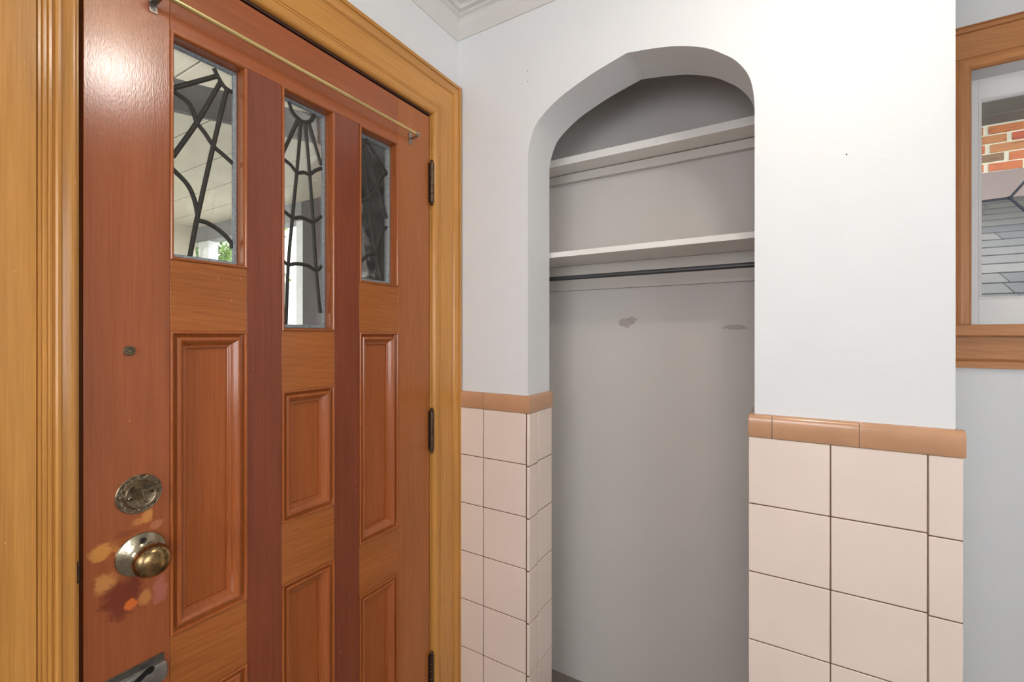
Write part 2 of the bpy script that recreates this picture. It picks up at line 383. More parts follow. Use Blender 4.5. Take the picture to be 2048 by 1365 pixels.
arch = [(JL, .45)]+[plane_b(px, py, 0) for px, py in PTS]+[(JR, .45)]
arch = [(min(max(x, JL), JR), z) for x, z in arch]
sm = smooth_pts([Vector((x, 0, z)) for x, z in arch[:9]], 4)+smooth_pts([Vector((x, 0, z)) for x, z in arch[8:]], 4)[1:]
sm = [(min(max(v.x, JL), JR), zz(v.z)) for v in sm]
outline = [(JL, 0)]+sm+[(JR, 0)]
m = MB(); n_ = len(outline)
for y in (0, TB):
    k = len(m.v)
    m.add([(0, y, 0), (0, y, CEIL), (JL, y, CEIL)]+[(JL, y, z) for x, z in outline[:2]][::-1], [(0, 1, 2, 3, 4)])
    m.add([(XE, y, 0), (XE, y, CEIL), (JR, y, CEIL)]+[(JR, y, outline[-2][1]), (JR, y, 0)], [(0, 1, 2, 3, 4)])
    top = outline[1:-1]
    for (xa, za), (xb, zb) in zip(top, top[1:]):
        if xb-xa < 1e-5: 
            continue
        m.add([(xa, y, za), (xb, y, zb), (xb, y, CEIL), (xa, y, CEIL)], [(0, 1, 2, 3)])
m.grid([[(x, 0, z) for x, z in outline], [(x, .005, z) for x, z in outline], [(x, TB, z) for x, z in outline]])
m.add([(XE, 0, 0), (XE, 0, CEIL), (XE, YW, CEIL), (XE, YW, 0)], [(0, 1, 2, 3)])
wb = m.build('wall_back', M['wall']); tag(wb, 'white wall with an arched closet opening and tiled lower half', 'wall', kind='structure')
wb.data.polygons.foreach_set('use_smooth', [True]*len(wb.data.polygons)); wb.data.set_sharp_from_angle(angle=math.radians(30))
# closet interior behind it
m = MB()
m.box(0, XE-.002, YC, YC+.1, 0, CEIL)
m.box(.0, .03, TB, YC, 0, CEIL)
m.box(.955, XE-.002, TB, YC, 0, CEIL)
o = m.build('wall_closet', M['closet']); tag(o, 'greyish plaster inside the closet with two patches of old stain', 'wall', kind='structure')
# ------------------------------------------------------------------ tiles on the niche wall
ROW = .1695; Z0 = -.2515; TY = -.011
def tile_rows(off=0.):
    zs = [Z0]+[Z0-.167-off-ROW*i for i in range(8)]
    zs = [z for z in zs if z > -H+.02]+[-H]
    return [(zz(zs[i+1]), zz(zs[i])) for i in range(len(zs)-1)]
g = .0013
def tiles(m, kind, a0, a1, off=0.):
    for z0, z1 in tile_rows(off):
        if kind == 'front': m.box(a0+g, a1-g, TY, -.001, z0+g, z1-g)
        elif kind == 'jl': m.box(JL+.001, JL+.011, a0+g, a1-g, z0+g, z1-g)
        elif kind == 'jr': m.box(JR-.012, JR-.001, a0+g, a1-g, z0+g, z1-g)
wroot = wb
m = MB()
tiles(m, 'front', .022, .1193); tiles(m, 'front', .1193, .2870)
tiles(m, 'jl', -.011, .052, .0045); tiles(m, 'jl', .052, TB-.001)
t1 = m.build('wall_tile', M['tile'], wb, bevel=.0016)
m = MB()
tiles(m, 'front', .9240, 1.0928); tiles(m, 'front', 1.0928, 1.2616); tiles(m, 'front', 1.2616, 1.3175, .0045)
tiles(m, 'jr', -.001, TB-.001)
for z0, z1 in tile_rows(.0045): m.box(XE+.001, XE+.0105, -.0005, .16, z0+g, z1-g)
t2 = m.build('wall_tile', M['tile'], wb, bevel=.0016)
# grout bed behind the tiles
m = MB(); m.box(.02, JL, -.0095, 0, 0, zz(Z0)); m.box(JL-.001, JL+.0095, -.0095, TB-.003, 0, zz(Z0))
m.box(JR-.0105, XE+.009, -.0095, 0, 0, zz(Z0)); m.box(JR-.0105, JR, -.0005, TB-.003, 0, zz(Z0)); m.box(XE, XE+.009, -.001, .155, 0, zz(Z0))
m.build('grout', M['grout'], wb)
# tan cap tiles with a rounded top edge
def cap_piece(m, p0, p1, nrm):
    """p0,p1 ends on the wall; nrm = outward direction"""
    p0 = Vector(p0+(0,)); p1 = Vector(p1+(0,)); nn = Vector(nrm+(0,))
    prof = [(0, zz(-.1955)), (.006, zz(-.1960)), (.0105, zz(-.1985)), (.0132, zz(-.2030)), (.0140, zz(-.209)), (.0140, zz(-.2495)), (.0125, zz(-.2515)), (0, zz(-.2515))]
    rows = [[Vector((p.x+nn.x*d, p.y+nn.y*d, z)) for d, z in prof] for p in (p0, p1)]
    m.grid(rows); k = len(prof)
    m.add(rows[0], [tuple(range(k))]); m.add(rows[1], [tuple(range(k))])
m = MB(); e = .0006
cap_piece(m, (.021, 0), (.1193-e, 0), (0, -1)); cap_piece(m, (.1193+e, 0), (JL+.012, 0), (0, -1)); cap_piece(m, (JL, -.013), (JL, TB), (1, 0))
cap_piece(m, (JR-.012, 0), (.976-e, 0), (0, -1)); cap_piece(m, (.976+e, 0), (1.1455-e, 0), (0, -1)); cap_piece(m, (1.1455+e, 0), (XE+.0125, 0), (0, -1))
cap_piece(m, (JR, -.012), (JR, TB), (-1, 0)); cap_piece(m, (XE, -.01), (XE, .16), (1, 0))
m.build('cap_tile', M['cap'], wb, smooth=True, auto=50)
# nail holes
m = MB()
for px, py in ((1055, 142), (1055, 163), (1693, 309)):
    x, z = plane_b(px, py, 0); m.lathe((x, -.0002, zz(z)), (0, -1, 0), [(.0014, 0), (.0012, .0006), (.0001, .0007)], 10)
m.build('nail_hole', M['black'], wb)

# ------------------------------------------------------------------ crown moulding
prof = [(0, 1.052), (.004, 1.0525), (.0055, 1.055), (.0240, 1.0850), (.0242, 1.0885), (.0255, 1.097), (.0300, 1.1045), (.0380, 1.1090), (.0400, 1.1095), (.0402, 1.1165), (.0545, 1.1185), (.0547, 1.1240), (.060, 1.1285), (.072, 1.1315), (.0722, 1.14)]
m = MB()
rows = [[Vector((o_, YF, zz(z))), Vector((o_, -o_, zz(z))), Vector((XE+.0, -o_, zz(z)))] for o_, z in prof]
m.grid(rows)
o = m.build('trim_1', M['ceil'], smooth=True, auto=22); tag(o, 'stepped off white plaster crown moulding in the corner above the door', 'moulding', kind='structure')

# ------------------------------------------------------------------ door casing and jamb
tr = thing('trim_2', (0.0, (DO0+DO1)/2, 0), 'honey coloured moulded wooden casing around the entry door', 'door casing', kind='structure')
CP = [(0, 0), (0, .006), (.0015, .011), (.005, .0148), (.010, .0168), (.016, .0172), (.0215, .0158), (.0235, .0135), (.0245, .0125), (.0255, .0142), (.029, .0150), (.0305, .0125), (.0315, .0155),
      (.0935, .0158), (.0955, .0130), (.0985, .0130), (.1015, .0185), (.109, .0222), (.117, .0226), (.1212, .0215), (.1222, .0190), (.1238, .0190), (.125, .0235), (.1305, .0245), (.1345, .0235), (.136, .020), (.1365, 0)]
ci0, ci1, cit = DO0-.0045, DO1+.004, DOT+.006
CPL = [(0, 0), (0, .007), (.0015, .0115), (.0045, .0135), (.0100, .0138), (.0160, .0122), (.0185, .0118), (.0195, .0145), (.0215, .0172), (.0250, .0176), (.0275, .0155), (.0285, .0125), (.0300, .0128), (.0315, .0148), (.0345, .0150), (.0360, .0132), (.0375, .0148), (.0410, .0152), (.0425, .0134), (.0440, .0150), (.0470, .0152), (.0480, .0126), (.0492, .0158)]+CP[13:]
CPh = [(u*(.146/.1365), h) for u, h in CP]
def cas_corner(side, u, uh, h, head):    # side -1 = left, +1 = right; the flat of the head runs over the sides
    flat = .0314 < u < .0945
    us = .0943 if (flat and head) else u
    if flat and not head: uh = .0315*(.146/.1365)
    y = (ci0-us) if side < 0 else (ci1+us)
    return (h-(.0006 if flat and head else 0), y, cit+uh)
for side in (-1, 1):
    prf = CPL if side < 0 else CP
    m = MB(); m.grid([[( (h, (ci0-u) if side < 0 else (ci1+u), 0)), cas_corner(side, u, u*(.146/.1365), h, False)] for u, h in prf])
    m.build('side_casing', M['cas_v'], tr, smooth=True, auto=28)
m = MB(); m.grid([[cas_corner(-1, u, uh, h, True), cas_corner(1, u, uh, h, True)] for (u, h), (uh, _) in zip(CP, CPh)])
m.build('head_casing', M['cas_h'], tr, smooth=True, auto=28)
m = MB()
m.box(-.15, -.0005, DO0-.02, DO0, 0, DOT+.02); m.box(-.15, -.0005, DO1, DO1+.02, 0, DOT+.02)
m.box(-.15, -.062, DO0, DO0+.012, 0, DOT); m.box(-.15, -.062, DO1-.012, DO1, 0, DOT)
m.build('jamb', M['cas_v'], tr, bevel=.001)
m = MB(); m.box(-.15, -.0005, DO0, DO1, DOT, DOT+.02); m.box(-.15, -.062, DO0, DO1, DOT-.012, DOT)
m.build('head_jamb', M['gap_shade'], tr)  # head jamb coloured dark for the shade in the gap above the door
m = MB(); sy, sz = plane_a(158, 1145, 0); m.box(-.02, .0004, DO0-.0055, DO0+.0004, zz(sz)-.018, zz(sz)+.018)
m.build('strike_plate', M['hinge'], tr)

# ------------------------------------------------------------------ entry door
D0, D1 = -1.0065, -.1505
DB, DT = .012, zz(.7210)
dr = thing('door_1', (-.022, (D0+D1)/2, DB), 'reddish varnished wooden entry door with three narrow leaded windows', 'door', kind='structure')
TH = .044
YS = [D0, -.8826, -.7390, -.6595, -.5165, -.4357, -.2905, D1]
ZT = .5830
def member(name, y0, y1, z0, z1, mat, bev=.0008):
    return box(name, -TH, 0, y0, y1, z0, z1, mat, dr, bevel=bev)
member('stile', YS[0], YS[1]-.0002, DB, DT, M['stile_l'])
member('stile', YS[6]+.0002, YS[7], DB, DT, M['stile_r'])
member('top_rail', YS[1], YS[6], zz(ZT), DT, M['toprail'])
member('mullion', YS[2], YS[3], zz(-1.17), zz(ZT), M['mull'])
member('mullion', YS[4], YS[5], zz(-1.17), zz(ZT), M['mull'])
member('bottom_rail', YS[1], YS[6], DB, zz(-1.17), M['rail'])
colz = [(YS[1], YS[2], ZT, .1455, .0085, -.5740, -.7135), (YS[3], YS[4], ZT, .0115, -.1300, -.4400, -.5830), (YS[5], YS[6], ZT, .1477, .0085, -.5790, -.7210)]
to3 = lambda a, b, h: (h, a, b)
PM = [(0, -.003), (0, .0018), (.0012, .0028), (.0032, .0026), (.0042, .001), (.0048, -.0035), (.0066, -.0048), (.0078, -.0030), (.0092, -.0004), (.0112, .0010), (.0135, .0006), (.016, -.0016),
      (.0185, -.0050), (.0205, -.0078), (.0225, -.0088), (.0242, -.0084), (.0252, -.0095), (.0255, -.0125), (.0258, -.0150)]
PM = [(u*1.34, h*(1.5 if h < 0 else 1.2)) for u, h in PM]
GM = [(0, -.004), (0, .0026), (.0014, .0042), (.0036, .0042), (.0052, .0026), (.0062, -.0005), (.0066, -.006), (.0070, -.0300)]
def split_moulding(prof, y0, y1, z0, z1, name):
    """four mitred lengths: uprights with upright grain, level ones in the same mesh"""
    fr = frame_moulding(y0, y1, zz(z0), zz(z1), prof, to3)
    return fr.build(name, M['mould'], dr, smooth=True, auto=28)
def panel(y0, y1, z0, z1, bev=True):
    split_moulding(PM, y0, y1, z0, z1, 'panel_moulding')
    m = MB(); i = .020
    m.box(-.036, -.0200, y0+i, y1-i, zz(z0)+i, zz(z1)-i)
    m.box(-.038, -.0225, y0-.004, y1+.004, zz(z0)-.004, zz(z1)+.004)
    m.build('panel', M['panel'], dr)
for (y0, y1, zt, zw, zp1, zp0, zl) in colz:
    member('rail', y0, y1, zz(zp1), zz(zw), M['rail'])
    member('rail', y0, y1, zz(zl), zz(zp0), M['rail'])
    panel(y0, y1, zp0, zp1)
    panel(y0, y1, -1.17, zl)
    split_moulding(GM, y0, y1, zw, zt, 'glazing_bead')
# leaded glass: came lines drawn on the glass plane
GX = -.030
C1 = [[(428.8,136.6),(435.8,151.5),(444,166),(452.5,176.2),(464.8,184)], [(435.8,151.5),(346,176.2)], [(441,165.6),(394.5,244.7),(346,313.3)], [(454.3,179.7),(427.9,288.7),(396.3,430.1),(380.4,513)],
      [(346,181.4),(375.2,202.5),(387.5,223.6),(394.5,244.7),(410.3,265.8),(427.9,292.2),(445.5,308),(466,326.6)], [(345,337),(375.2,368.6),(389.2,398.5),(396.3,430.1)], [(396.3,440.7),(415.6,446),(440.2,461.8),(459.6,481),(466,497)]]
C2 = [[(577.3,200),(585.7,222.9),(597.1,236.2),(608.6,243.8),(621.9,241.9),(629.5,230.5)], [(597.1,240),(565,309)], [(602.9,245.7),(594.5,342.9),(585.7,434.3),(577.3,529.5),(572.4,652.4)],
      [(611.6,247.6),(620,346.7),(626.9,441.9),(633.3,537),(641,626.7)], [(619.2,246.9),(643,331)],
      [(565,316),(581.9,329.5),(594.5,344.8),(608.6,344.8),(620,348.6),(631.4,341),(643.9,336.5)], [(565,419),(585.7,435),(602.9,435),(616.2,440),(626.9,443.8),(643.5,432.5)], [(565,520),(577.3,529.5),(593.3,527.6),(616.2,531.4),(633.3,541),(644,532.5)]]
C3 = [[(718,295),(730.5,289.5),(734.3,278)], [(725.5,293.3),(738.1,396.2),(753.3,506.7),(764.8,560)], [(730.5,291.4),(755.2,373.3),(775,436.3)], [(734.3,283.8),(774,345)],
      [(717.5,402.9),(738.1,394.3),(747.6,384.8),(755.2,371.4),(762.9,356),(775,347)], [(717.5,529.6),(734.3,512.4),(753.3,507.4)], [(753.3,507.4),(757.1,487.6),(764.8,464.8),(775.3,454)]]
for (y0, y1, zt, zw, *_), lines, wd in zip(colz, (C1, C2, C3), (.0048, .0046, .0044)):
    a0, a1, b0, b1 = y0+.0070, y1-.0070, zz(zw)+.0070, zz(zt)-.0070
    gp = box('glass_pane', GX-.0015, GX+.0015, a0, a1, b0, b1, M['glass'], dr)
    fr = frame_moulding(a0, a1, b0, b1, [(0, -.002), (0, .0025), (.001, .004), (.0075, .004), (.0085, .0025), (.0085, -.002)], lambda a, b, h: (GX+h, a, b))
    fr.build('zinc_border', M['zinc'], gp, smooth=True)
    m = MB()
    for L in lines:
        P = []
        for px, py in L:
            y, z = plane_a(px, py, GX+.002); P.append((GX+.0005, min(max(y, a0+.0005), a1-.003), min(max(zz(z), b0+.003), b1-.003)))
        Q = smooth_pts(P, 6)
        m.tube(Q, wd, 8, .6, normal=(1, 0, 0))
    m.build('lead_came', M['lead'], gp, smooth=True, auto=60)
# hinges
def hinge(zt, zb):
    m = MB(); c = (.0085, -.1475); L = zt-zb
    r = .0074
    pr = [(.0001, 0), (.003, .0005), (.0048, .003), (.0030, .006), (.0052, .008), (.0052, .011), (r, .0115)]
    seg = (L-.023)/5
    for k in range(5):
        a = .0115+k*seg; pr += [(r-.001, a), (r, a+.0012), (r, a+seg-.0012), (r-.001, a+seg)]
    pr += [(r, L-.0115), (.0052, L-.011), (.0052, L-.008), (.0030, L-.006), (.0048, L-.003), (.003, L-.0005), (.0001, L)]
    m.lathe((c[0], c[1], zb), (0, 0, 1), pr, 24)
    m.box(-.03, .004, -.1495, -.1482, zb+.012, zt-.012); m.box(-.001, .003, -.156, -.1405, zb+.012, zt-.012)
    return m.build('hinge', M['hinge'], dr, smooth=True)
for zt, zb in ((.5795, .4285), (-.2370, -.3875), (-1.0400, -1.1900)): hinge(zz(zt), zz(zb))
# knob with its rose
ky, kz = plane_a(283, 1109, .004); kz = zz(kz)
kn = thing('door_knob', (0, 0, 0)); kn.parent = dr; kn.location = Vector((0, ky, kz))-Vector(dr.location)
m = MB(); m.lathe((0, ky, kz), (1, 0, 0), [(.0375, 0), (.0382, .002), (.0370, .0045), (.033, .0062), (.026, .0085), (.0185, .0115), (.0145, .0165), (.0125, .022), (.0125, .030)], 48)
m.build('rose', M['rose'], kn, smooth=True)
m = MB(); pr = [(.0125, .024), (.015, .027), (.021, .0305), (.0262, .037), (.0285, .045), (.0280, .053), (.0245, .060), (.0185, .0645), (.010, .0668), (.0001, .0674)]
m.lathe((0, ky, kz), (1, 0, 0), pr, 48); kb = m.build('knob', M['knob'], kn, smooth=True, auto=80)
m = MB(); m.lathe((.0078, ky+.000, kz+.0262), (1, 0, 0), [(.0050, 0), (.0050, .003), (.0036, .0042), (.0026, .0036), (.0001, .003)], 16)
m.build('screw', M['screw'], kn, smooth=True)
# deadbolt
dy, dz = plane_a(279, 988.5, .003); dz = zz(dz)
db = thing('deadbolt', (0, 0, 0)); db.parent = dr; db.location = Vector((0, dy, dz))-Vector(dr.location)
m = MB(); m.lathe((0, dy, dz), (1, 0, 0), [(.0345, 0), (.0350, .0022), (.0338, .0034), (.0325, .0030), (.0255, .0036), (.0245, .0052), (.0238, .0098), (.0225, .0112), (.0210, .0104), (.0001, .0104)], 48)
for k in range(16):      # scroll beading of the rim
    a = 2*math.pi*k/16
    cy, cz = dy+.0288*math.cos(a), dz+.0288*math.sin(a)
    P = []
    for t in range(7):
        b_ = a+t*.9; rr = .0042*(1-t/9); P.append((.0038, cy+rr*math.cos(b_), cz+rr*math.sin(b_)))
    m.tube(P, .0009, 6)
    m.lathe((.003, cy, cz), (1, 0, 0), [(.0018, 0), (.0014, .0016), (.0001, .0022)], 10)
m.build('rose', M['bronze'], db, smooth=True)
m = MB()
c, s_ = math.cos(math.radians(12)), math.sin(math.radians(12))
def tt(a, b, x): return (x, dy+a*c-b*s_, dz+a*s_+b*c)
m.add([tt(-.0062, -.0128, .009), tt(.0062, -.0128, .009), tt(.0062, .0128, .009), tt(-.0062, .0128, .009), tt(-.0026, -.0122, .0275), tt(.0026, -.0122, .0275), tt(.0026, .0128, .0275), tt(-.0026, .0128, .0275)],
      [(0, 3, 2, 1), (4, 5, 6, 7), (0, 1, 5, 4), (1, 2, 6, 5), (2, 3, 7, 6), (3, 0, 4, 7)])
m.build('thumb_turn', M['bronze'], db, bevel=.0008)
for sg, dzz in ((-1, -.003), (1, .004)):
    m = MB(); m.lathe((.0100, dy+sg*.0155, dz+dzz), (1, 0, 0), [(.0040, 0), (.0040, .0014), (.0030, .0026), (.0017, .0028), (.0016, .0010)], 18)
    m.lathe((.0100, dy+sg*.0155, dz+dzz), (1, 0, 0), [(.0017, .0016), (.0001, .0016)], 18, mi=1)
    m.build('screw', [M['bronze'], M['black']], db, smooth=True)
# peephole
py_, pz = plane_a(259, 702, .002); pz = zz(pz)
m = MB(); m.lathe((0, py_, pz), (1, 0, 0), [(.0088, 0), (.0088, .003), (.0078, .0046), (.0062, .0046), (.0056, .003), (.0040, .003), (.0036, .0042), (.0001, .0044)], 32)
m.box(.0040, .0050, py_-.0045, py_+.0045, pz-.0008, pz+.0008)
m.build('peephole', M['bronze'], dr, smooth=True)
# letter slot
ly1, lz1 = plane_a(329, 1305, .004); LZ = zz(lz1)
ls = thing('letter_slot', (0, 0, 0)); ls.parent = dr; ls.location = Vector((0, -.93, LZ-.05))-Vector(dr.location)
def rrect(y0, y1, z0, z1, r, n=6):
    P = []
    for cy, cz, a0 in ((y1-r, z1-r, 0), (y0+r, z1-r, 90), (y0+r, z0+r, 180), (y1-r, z0+r, 270)):
        for k in range(n+1):
            a = math.radians(a0+90*k/n); P.append((cy+r*math.cos(a), cz+r*math.sin(a)))
    return P
y0, y1, z1, z0 = -1.0, ly1, LZ, LZ-.056
z0 = z1-.052
m = MB(); rows = []
for ins, h, r in ((0, 0, .003), (0, .0022, .003), (.0008, .0030, .003), (.003, .0030, .002)):
    rows.append([(h, y, z) for y, z in rrect(y0+ins, y1-ins, z0+ins, z1-ins, r)])
m.grid(rows, closed_u=True); m.add(rows[-1], [tuple(range(len(rows[-1])))])
m.box(.0025, .0052, y0, y1-.001, z1-.0026, z1)
m.build('slot_frame', M['plate'], ls, smooth=True, auto=30)
m = MB(); rows = []
for ins, h, r in ((0, .002, .010), (.0010, .0085, .010), (.0028, .0108, .009), (.0050, .0115, .008)):
    rows.append([(h, y, z) for y, z in rrect(y0+.012+ins, y1+.0045-ins, z1-.050+ins, z1-.0125-ins, r)])
m.grid(rows, closed_u=True); m.add(rows[-1], [tuple(range(len(rows[-1])))])
m.build('slot_flap', M['plate_l'], ls, smooth=True, auto=30)
hy, hz = plane_a(299, 1342, .0118); hz = zz(hz)
m = MB(); P = []
for k in range(17): a = math.radians(-120+250*k/16); P.append((hy+.0078*math.cos(a), hz+.0066*math.sin(a)))
P += [(hy-.016, hz-.0010), (hy-.024, hz-.0065), (y0+.03, hz-.0085), (y0+.03, hz-.0145), (hy-.014, hz-.0125)]
m.add([(.0117, y, z) for y, z in P]+[(.0120, y, z) for y, z in P], [tuple(range(len(P), 2*len(P)))]+[(k, (k+1) % len(P), len(P)+(k+1) % len(P), len(P)+k) for k in range(len(P))])
m.build('slot_opening', M['black'], ls)

# ------------------------------------------------------------------ brass curtain rod on the door
ry1, rz1 = plane_a(836, 269, .030); ry0 = plane_a(318, 0, .030)[0]
rz1 = zz(rz1)
RX = .030
cr = thing('curtain_rod', (0.0, (ry0+ry1)/2, rz1), 'thin brass curtain rod on two small nickel brackets across the top of the door', 'curtain rod')
m = MB(); ymid = plane_a(703, 200, RX)[0]
m.tube([(RX, ry0+.003, rz1), (RX, ymid, rz1)], .0054, 16); m.tube([(RX, ymid-.002, rz1), (RX, ry1-.003, rz1)], .0045, 14)
m.build('rod', M['brass'], cr, smooth=True)
for yb in (ry0, ry1):
    m = MB(); wv = .005
    yy = yb+(.002 if yb == ry0 else -.004)
    # back plate on the door, arm, and hooked end that carries the rod
    m.box(.0008, .0022, yy-.0065, yy+.0065, rz1-.026, rz1+.010)
    P = [(.0015, rz1-.008), (.016, rz1-.008), (.024, rz1-.0075), (.0305, rz1-.0062), (.0360, rz1-.0010), (.0362, rz1+.004)]
    rows = []
    for x, z in P: rows.append([(x, yy-wv, z), (x, yy+wv, z), (x, yy+wv, z-.0016), (x, yy-wv, z-.0016)])
    m.grid(rows, closed_u=True); m.add(rows[-1], [(0, 1, 2, 3)])
    m.lathe((.0022, yy, rz1-.020), (1, 0, 0), [(.0034, 0), (.0030, .0014), (.0001, .0022)], 12)
    m.build('bracket', M['steel'], cr, bevel=.0004)

# ------------------------------------------------------------------ closet shelves and hanging rod
def shelf_prof(name, yf, yb, zbot, th, mat, label, x0=.031, x1=.954):
    m = MB(); m.box(x0, x1, yf, yb, zz(zbot), zz(zbot+th)); o = m.build(name, mat, None, bevel=.0015); tag(o, label, 'shelf', 'painted closet shelves'); return o
_, zl = plane_b(1100, 516.6, .174); _, zlt = plane_b(1100, 505.8, .174)
shelf_prof('closet_shelf', .174, YC-.001, zl, zlt-zl, M['shelf'], 'lower white painted shelf just above the dark hanging rod')
YU = .285
_, zu = plane_b(1300, (330.5+248.6)/2+4, YU); _, zut = plane_b(1300, (321+232.8)/2, YU)
shelf_prof('closet_shelf', YU, YC-.001, zu, zut-zu, M['shelf'], 'upper white painted shelf high under the arch')
def cleat(yf, ztop, zbot, label):
    m = MB(); m.box(.0305, .9545, yf, YC-.0005, zz(zbot), zz(ztop)); o = m.build('shelf_cleat', M['cleat'], None, bevel=.0012); tag(o, label, 'wood strip', 'strips under the closet shelves')
    return o
_, zc = plane_b(1300, (584+561.4)/2, YC-.018); cleat(YC-.018, zl-.0006, zc, 'flat painted strip on the closet wall behind the hanging rod')
_, zc2 = plane_b(1300, (373+294.8)/2, YC-.022); cleat(YC-.022, zu-.003, zc2, 'painted strip on the closet wall under the upper shelf')
m = MB()
yr = .235
zr = plane_b(1300, 544.5, yr)[1]
m.tube([(.0305, yr, zz(zr)), (.9545, yr, zz(zr))], .0080, 18)
o = m.build('hanging_rod', M['rod'], smooth=True); tag(o, 'dark grey metal hanging rod across the closet below the lower shelf', 'closet rod')

# ------------------------------------------------------------------ side window wall
def pw(px, py, y=YW): return plane_b(px, py, y)
wx0 = pw(1941, 400)[0]; wx1 = wx0+.62
wz0 = pw(1941, 649.5)[1]; wz1 = pw(1941, 142.5)[1]
WT = .16
m = MB()
m.box(XE, wx0, YW, YW+WT, 0, CEIL); m.box(wx1, XR, YW, YW+WT, 0, CEIL)
m.box(wx0, wx1, YW, YW+WT, 0, zz(wz0)-.02); m.box(wx0, wx1, YW, YW+WT, zz(wz1)+.02, CEIL)
o = m.build('wall_window', M['wall']); tag(o, 'white wall around the small leaded side window', 'wall', kind='structure')
wd = thing('window_1', ((wx0+wx1)/2, YW, zz(wz0)), 'small leaded side window in honey wood casing at the right edge', 'window', kind='structure')
zt_out = pw(1911, 58.6, YW-.02)[1]
casw = zt_out-wz1
WP = [(0, 0), (0, .008), (.002, .012), (.008, .0165), (.020, .0175), (.030, .0150), (.0335, .0120), (.035, .0120), (.036, .0150), (.84*casw, .0155), (.845*casw, .013), (.86*casw, .013), (.87*casw, .019), (.91*casw, .0225), (.945*casw, .0225), (.955*casw, .0195), (.965*casw, .0225), (.985*casw, .026), (casw, .024), (casw, 0)]
x_lim = wx0-.001
def wc(side, u, h, z):
    return ((wx0-u if side < 0 else wx1+u), YW-h, z)
for side in (-1, 1):
    m = MB(); m.grid([[wc(side, u, h, zz(wz0)-.0), wc(side, u, h, zz(wz1)+u)] for u, h in WP]); m.build('side_casing', M['win_v'], wd, smooth=True, auto=28)
m = MB(); m.grid([[wc(-1, u, h, zz(wz1)+u), wc(1, u, h, zz(wz1)+u)] for u, h in WP]); m.build('head_casing', M['win_h'], wd, smooth=True, auto=28)
zs1 = pw(1911.5, 650, YW-.04)[1]; zs0 = pw(1911.5, 673, YW-.04)[1]; za0 = pw(1911.5, 735.8, YW-.018)[1]
box('sill', wx0-casw+.0, wx1+casw, YW-.045, YW+.03, zz(zs0), zz(zs1), M['win_h'], wd, bevel=.004)
m = MB(); hgt = zs0-za0
pr = [(0, 0), (.016, 0), (.016, hgt*.2*1.0), (.013, hgt*.22), (.016, hgt*.25), (.0185, hgt*.3), (.0185, hgt), (0, hgt)]
m.grid([[(x, YW-d, zz(za0)+h) for d, h in pr] for x in (wx0-casw+.0, wx1+casw)], closed_u=True); m.build('apron', M['win_h'], wd, smooth=True, auto=25)
# white jamb lining and sash
SY = YW+.075
m = MB(); m.box(wx0-.02, wx0, YW, YW+WT, zz(wz0)-.0, zz(wz1)); m.box(wx1, wx1+.02, YW, YW+WT, zz(wz0), zz(wz1))
m.box(wx0-.02, wx1+.02, YW, YW+WT, zz(wz1), zz(wz1)+.02); m.box(wx0-.02, wx1+.02, YW+.03, YW+WT, zz(wz0)-.02, zz(wz0))
m.build('jamb_lining', M['whitewood'], wd)
gx0 = pw(1962.5, 400, SY+.012)[0]; gz1 = pw(1962.5, 206, SY+.012)[1]; gz0 = pw(1962.5, 594, SY+.012)[1]
gx1 = wx1-(gx0-wx0)
toW = lambda a, b, h: (a, SY-h, zz(b))
fr = MB()
def sash_ring(o0, o1, y0, y1):   # ring between rectangles
    (ax0, ax1, az0, az1), (bx0, bx1, bz0, bz1) = o0, o1
    fr.box(ax0, bx0, y0, y1, zz(az0), zz(az1)); fr.box(bx1, ax1, y0, y1, zz(az0), zz(az1))
    fr.box(bx0, bx1, y0, y1, zz(az0), zz(bz0)); fr.box(bx0, bx1, y0, y1, zz(bz1), zz(az1))
bd = .009
sash_ring((wx0, wx1, wz0, wz1), (gx0-bd, gx1+bd, gz0-bd, gz1+bd), SY, SY+.03)
fr.build('sash', M['whitewood'], wd, bevel=.001)
fm = frame_moulding(gx0-bd, gx1+bd, zz(gz0)-bd, zz(gz1)+bd, [(0, 0), (0, .001), (.002, .0015), (.004, -.001), (.006, -.002), (.0085, -.006), (.009, -.014)], lambda a, b, h: (a, SY-h, b))
fm.build('glazing_bead', M['whitewood'], wd, smooth=True)
GY = SY+.013
gp = box('glass_pane', gx0-.004, gx1+.004, GY-.0015, GY+.0015, zz(gz0)-.004, zz(gz1)+.004, M['glass_win'], wd)
m = MB()
n0 = pw(1961, 403.5, GY); n1 = pw(2019.5, 396, GY)
xc = (gx0+gx1)/2; zc_ = n1[1]; hw = xc-n1[0]
zup = pw(2048, 365, GY)[1]; xup = pw(2048, 365, GY)[0]; sl = (zup-n1[1])/(xup-n1[0])
def lead(P, r=.0036): m.tube([(x, GY, zz(z)) for x, z in P], r, 8, .8, normal=(0, 1, 0))
lead([n0, n1]); lead([n1, (xc, zc_+sl*hw)]); lead([n1, (xc, zc_-sl*hw)])
lead([(xc, zc_+sl*hw), (xc+hw, zc_)]); lead([(xc, zc_-sl*hw), (xc+hw, zc_)]); lead([(xc+hw, zc_), (gx1, zc_)])
lead([(xc, zc_+sl*hw), (xc, gz1)]); lead([(xc, zc_-sl*hw), (xc, gz0)])
m.lathe((n1[0], GY-.001, zz(n1[1])), (0, -1, 0), [(.006, 0), (.0055, .003), (.003, .0048), (.0001, .005)], 14)
m.build('lead_came', M['lead_blue'], gp, smooth=True, auto=60)

